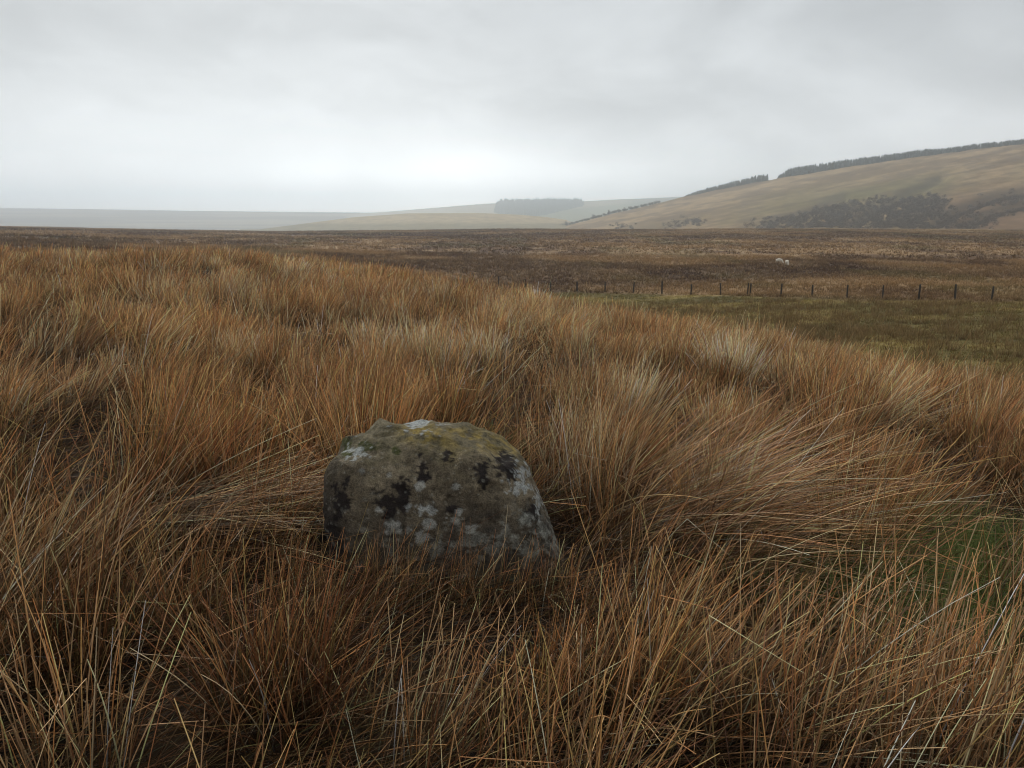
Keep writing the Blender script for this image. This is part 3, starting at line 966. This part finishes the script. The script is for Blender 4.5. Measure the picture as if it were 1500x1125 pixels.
def post_mesh():
    bm = bmesh.new()
    rings = []
    for z, r in ((-0.3, 0.062), (0.3, 0.060), (0.98, 0.056), (1.04, 0.050), (1.075, 0.028)):
        rings.append([bm.verts.new((r * math.cos(k * 0.7854 + 0.2) * (1 + 0.08 * math.sin(k * 2.3)), r * math.sin(k * 0.7854 + 0.2), z)) for k in range(8)])
    for a, b in zip(rings[:-1], rings[1:]):
        for k in range(8): bm.faces.new((a[k], a[(k + 1) % 8], b[(k + 1) % 8], b[k]))
    bm.faces.new(rings[-1]); bm.faces.new(rings[0][::-1])
    me = bpy.data.meshes.new('post'); bm.to_mesh(me); bm.free(); me.materials.append(M_post)
    return me


pm = post_mesh(); first = None
tops = []
for i in range(len(FX)):
    if first is None:
        po = bpy.data.objects.new('post', pm); first = po
    else:
        po = first.copy()
    COL.objects.link(po); po.parent = fence
    hs = rng.uniform(0.88, 1.12)
    po.location = (FX[i] - FX[9], FY[i] - FY[9], FZ[i] - FZ[9] - 0.03)
    po.rotation_euler = (rng.normal(0, 0.035), rng.normal(0, 0.045), rng.uniform(0, 3))
    po.scale = (rng.uniform(0.95, 1.35), rng.uniform(0.95, 1.35), hs)
# a strainer post doubled beside one of them
po = first.copy(); COL.objects.link(po); po.parent = fence
po.location = (FX[10] - FX[9] - 0.19, FY[10] - FY[9] + 0.1, FZ[10] - FZ[9]); po.scale = (0.9, 0.9, 0.95); po.rotation_euler = (0, 0.06, 0.5)
for h in (0.35, 0.65, 0.92):
    bm = bmesh.new(); prev = None
    for i in range(len(FX)):
        c = Vector((FX[i] - FX[9], FY[i] - FY[9] - 0.07, FZ[i] - FZ[9] + h))
        rg = [bm.verts.new(c + Vector((0, 0.0025 * math.cos(k * 2.094), 0.0025 * math.sin(k * 2.094)))) for k in range(3)]
        if prev:
            for k in range(3): bm.faces.new((prev[k], prev[(k + 1) % 3], rg[(k + 1) % 3], rg[k]))
        prev = rg
    me = bpy.data.meshes.new('wire'); bm.to_mesh(me); bm.free(); me.materials.append(M_wire)
    w = bpy.data.objects.new('wire', me); COL.objects.link(w); w.parent = fence

# ---------------------------------------------------------------- sheep
M_wool = bpy.data.materials.new('wool'); t = NT(M_wool)
tc = t.new('ShaderNodeTexCoord'); n1 = t.noise(tc.outputs['Object'], 16, 5, 0.6)
sx = t.new('ShaderNodeSeparateXYZ'); t.link(tc.outputs['Object'], sx.inputs[0])
c = t.mix(t.ramp(n1, 0.35, 0.7), (0.56, 0.50, 0.40), (0.76, 0.71, 0.61))
pb = t.new('ShaderNodeBsdfPrincipled'); pb.inputs['Roughness'].default_value = 0.95
bp = t.new('ShaderNodeBump'); bp.inputs['Distance'].default_value = 0.03; t.link(n1, bp.inputs['Height']); t.link(bp.outputs[0], pb.inputs['Normal'])
t.link(c, pb.inputs['Base Color']); t.link(pb.outputs[0], t.out.inputs['Surface'])


def sheep(label, loc, rz, grazing=True):
    """one skinned body: barrel trunk, neck, head with ears, four jointed legs, tail; facing +x"""
    v, e, r = [], [], []
    def add(p, rad, par=None):
        v.append(p); r.append(rad)
        if par is not None: e.append((par, len(v) - 1))
        return len(v) - 1
    pel = add((-0.36, 0, 0.62), (0.21, 0.21))
    mid = add((-0.08, 0, 0.60), (0.26, 0.25), pel)
    che = add((0.24, 0, 0.62), (0.22, 0.24), mid)
    if grazing:
        n1_ = add((0.44, 0.02, 0.55), (0.12, 0.14), che); n2_ = add((0.58, 0.04, 0.36), (0.085, 0.09), n1_)
        h1 = add((0.66, 0.05, 0.24), (0.075, 0.07), n2_); h2 = add((0.72, 0.06, 0.10), (0.042, 0.045), h1)
    else:
        n1_ = add((0.42, 0.02, 0.76), (0.12, 0.13), che); n2_ = add((0.52, 0.04, 0.92), (0.085, 0.09), n1_)
        h1 = add((0.62, 0.05, 0.95), (0.075, 0.07), n2_); h2 = add((0.76, 0.06, 0.87), (0.042, 0.045), h1)
    p = v[h1]
    for s in (-1, 1): add((p[0] - 0.04, p[1] + s * 0.15, p[2] + 0.05), (0.018, 0.03), h1)
    add((-0.60, 0, 0.50), (0.035, 0.035), pel)
    for s in (-1, 1):
        a = add((0.24, s * 0.13, 0.40), (0.062, 0.062), che); b = add((0.25, s * 0.13, 0.22), (0.036, 0.036), a); add((0.24, s * 0.13, 0.0), (0.03, 0.03), b)
        a = add((-0.34, s * 0.14, 0.42), (0.085, 0.075), pel); b = add((-0.45, s * 0.14, 0.25), (0.04, 0.04), a); add((-0.41, s * 0.14, 0.0), (0.03, 0.03), b)
    me = bpy.data.meshes.new('sheep'); me.from_pydata(v, e, [])
    o = bpy.data.objects.new('sheep', me); COL.objects.link(o); me.materials.append(M_wool)
    m = o.modifiers.new('skin', 'SKIN'); m.use_smooth_shade = True
    for i, rr in enumerate(r): me.skin_vertices[0].data[i].radius = rr
    me.skin_vertices[0].data[0].use_root = True
    s_ = o.modifiers.new('sub', 'SUBSURF'); s_.levels = 2; s_.render_levels = 2
    o.location = loc; o.rotation_euler = (0, 0, rz)
    return tag(o, label, 'sheep', 'sheep grazing on the moor')


def on_moor(u, v):
    t_, e_ = te(u, v)
    d = np.linspace(60, 300, 2400); zz = ground_z(t_ * d, d) - EYE
    i = np.argmax(zz / d > e_)
    return (float(t_ * d[i]), float(d[i]), float(ground_z(np.array([t_ * d[i]]), np.array([d[i]]))[0]))


sheep('white sheep on the left of the pair, head lowered to the right', on_moor(1141, 386.5), math.radians(-58))
sheep('white sheep on the right of the pair, seen end-on with its head down', on_moor(1152.5, 389), math.radians(-100))

# ---------------------------------------------------------------- haze
hz = bpy.data.materials.new('valley_haze'); t = NT(hz)
pv_ = t.new('ShaderNodeVolumePrincipled')
pv_.inputs['Color'].default_value = (0.885, 0.95, 1.0, 1); pv_.inputs['Density'].default_value = 0.00053; pv_.inputs['Anisotropy'].default_value = 0.86
t.link(pv_.outputs[0], t.out.inputs['Volume'])
bm = bmesh.new(); bmesh.ops.create_cube(bm, size=1.0)
me = bpy.data.meshes.new('haze'); bm.to_mesh(me); bm.free(); me.materials.append(hz)
ho = bpy.data.objects.new('haze', me); COL.objects.link(ho); ho.scale = (9700, 9700, 222); ho.location = (0, 0, 50)
tag(ho, kind='stuff')

# ---------------------------------------------------------------- sky and light
SUN_AZ, SUN_EL = math.radians(-18), math.radians(42)      # behind the cloud, ahead of us
w = bpy.data.worlds.new('World'); scene.world = w; t = NT(w)
sky = t.new('ShaderNodeTexSky', sky_type='NISHITA', sun_disc=False)
sky.sun_elevation = SUN_EL; sky.sun_rotation = SUN_AZ; sky.air_density = 1.2; sky.dust_density = 3
tc = t.new('ShaderNodeTexCoord'); nrm = t.new('ShaderNodeVectorMath', operation='NORMALIZE'); t.link(tc.outputs['Generated'], nrm.inputs[0])
sp = t.new('ShaderNodeSeparateXYZ'); t.link(nrm.outputs[0], sp.inputs[0])
zc = t.math('MAXIMUM', sp.outputs[2], 0.0)
# cloud deck: broad soft masses, flattened towards the horizon
cb = t.new('ShaderNodeCombineXYZ'); t.link(sp.outputs[0], cb.inputs[0]); t.link(sp.outputs[1], cb.inputs[1]); t.link(t.math('MULTIPLY', sp.outputs[2], 2.3), cb.inputs[2])
cl = t.noise(cb.outputs[0], 2.6, 4, 0.5, 0.5)
cl2 = t.noise(cb.outputs[0], 7.5, 5, 0.55, 0.4)
cr = t.new('ShaderNodeValToRGB'); t.link(zc, cr.inputs[0])
el = cr.color_ramp.elements
el[0].position = 0.0; el[0].color = (2.3, 2.33, 2.33, 1); el[1].position = 1.0; el[1].color = (0.56, 0.58, 0.60, 1)
for p_, c_ in ((0.03, (1.80, 1.82, 1.83, 1)), (0.075, (1.10, 1.12, 1.13, 1)), (0.14, (0.78, 0.80, 0.81, 1)), (0.27, (0.62, 0.645, 0.66, 1)), (0.5, (0.60, 0.62, 0.64, 1))):
    q_ = el.new(p_); q_.color = c_
mod = t.math('MULTIPLY', t.ramp(cl, 0.32, 0.68, 0.81, 1.10), t.ramp(cl2, 0.3, 0.7, 0.955, 1.045))
yy = t.math('MAXIMUM', sp.outputs[1], 0.05)
def blob(u, v, wu, wv):
    a, b = te(u, v)
    dx = t.math('DIVIDE', t.math('SUBTRACT', t.math('DIVIDE', sp.outputs[0], yy), float(a)), wu / FPX)
    dz = t.math('DIVIDE', t.math('SUBTRACT', t.math('DIVIDE', sp.outputs[2], yy), float(b)), wv / FPX)
    wob = t.math('MULTIPLY', t.math('SUBTRACT', cl2, 0.5), 2.2)
    return t.ramp(t.math('ADD', t.math('SQRT', t.math('ADD', t.math('MULTIPLY', dx, dx), t.math('MULTIPLY', dz, dz))), wob), 0.2, 1.5, 1.0, 0.0)
dark = t.math('ADD', t.math('MULTIPLY', blob(690, 185, 190, 60), 0.11), t.math('MULTIPLY', blob(230, 45, 420, 45), 0.07))
mod = t.math('MULTIPLY', mod, t.math('SUBTRACT', 1.0, dark))
mod = t.math('ADD', mod, t.math('MULTIPLY', blob(715, 276, 300, 66), 0.38))
base = t.mix(1.0, cr.outputs[0], _grey(t, mod), 'MULTIPLY')
gd = Vector((te(690, 300)[0], 1.0, te(690, 300)[1])).normalized()
dt = t.new('ShaderNodeVectorMath', operation='DOT_PRODUCT'); t.link(nrm.outputs[0], dt.inputs[0]); dt.inputs[1].default_value = gd
glow = t.math('ADD', t.math('MULTIPLY', t.math('POWER', t.math('MAXIMUM', dt.outputs['Value'], 0), 90.0), 0.20), t.math('MULTIPLY', t.math('POWER', t.math('MAXIMUM', dt.outputs['Value'], 0), 300.0), 0.35))
add = t.new('ShaderNodeMix', data_type='RGBA', blend_type='ADD'); add.inputs[0].default_value = 1; t.link(base, add.inputs[6]); t.link(_grey(t, glow), add.inputs[7])
clouds = t.new('ShaderNodeMix', data_type='RGBA', blend_type='MULTIPLY'); clouds.inputs[0].default_value = 1; t.link(add.outputs[2], clouds.inputs[6]); clouds.inputs[7].default_value = (10, 10, 10, 1)
clouds.clamp_result = False
full = t.mix(0.96, sky.outputs[0], clouds.outputs[2])
bg = t.new('ShaderNodeBackground'); bg.inputs['Strength'].default_value = 0.10
t.link(full, bg.inputs['Color']); t.link(bg.outputs[0], t.out.inputs['Surface'])

sd = bpy.data.lights.new('overcast_sun', 'SUN'); sd.energy = 1.6; sd.angle = math.radians(14); sd.color = (1.0, 0.96, 0.90)
sun = bpy.data.objects.new('overcast_sun', sd); COL.objects.link(sun)
dirv = Vector((math.sin(SUN_AZ) * math.cos(SUN_EL), math.cos(SUN_AZ) * math.cos(SUN_EL), math.sin(SUN_EL)))
sun.rotation_euler = dirv.to_track_quat('Z', 'Y').to_euler(); sun.location = (0, 0, 30)

# ---------------------------------------------------------------- camera and render settings
cd = bpy.data.cameras.new('camera'); cam = bpy.data.objects.new('camera', cd); COL.objects.link(cam)
cd.sensor_width = 36; cd.lens = FPX / 1500 * 36; cd.clip_start = 0.05; cd.clip_end = 20000
cam.location = (0, 0, EYE); cam.rotation_euler = (math.pi / 2 - PITCH, 0, 0)
cd.dof.use_dof = True; cd.dof.focus_distance = 3.3; cd.dof.aperture_fstop = 11
scene.camera = cam
scene.view_settings.view_transform = 'Standard'; scene.view_settings.look = 'None'
scene.view_settings.exposure = 0; scene.view_settings.gamma = 1; scene.view_settings.use_curve_mapping = False
cy = scene.cycles
cy.max_bounces = 6; cy.diffuse_bounces = 3; cy.glossy_bounces = 2; cy.transmission_bounces = 3; cy.volume_bounces = 3; cy.transparent_max_bounces = 4
cy.use_denoising = True; cy.filter_width = 1.05
cy.caustics_reflective = False; cy.caustics_refractive = False
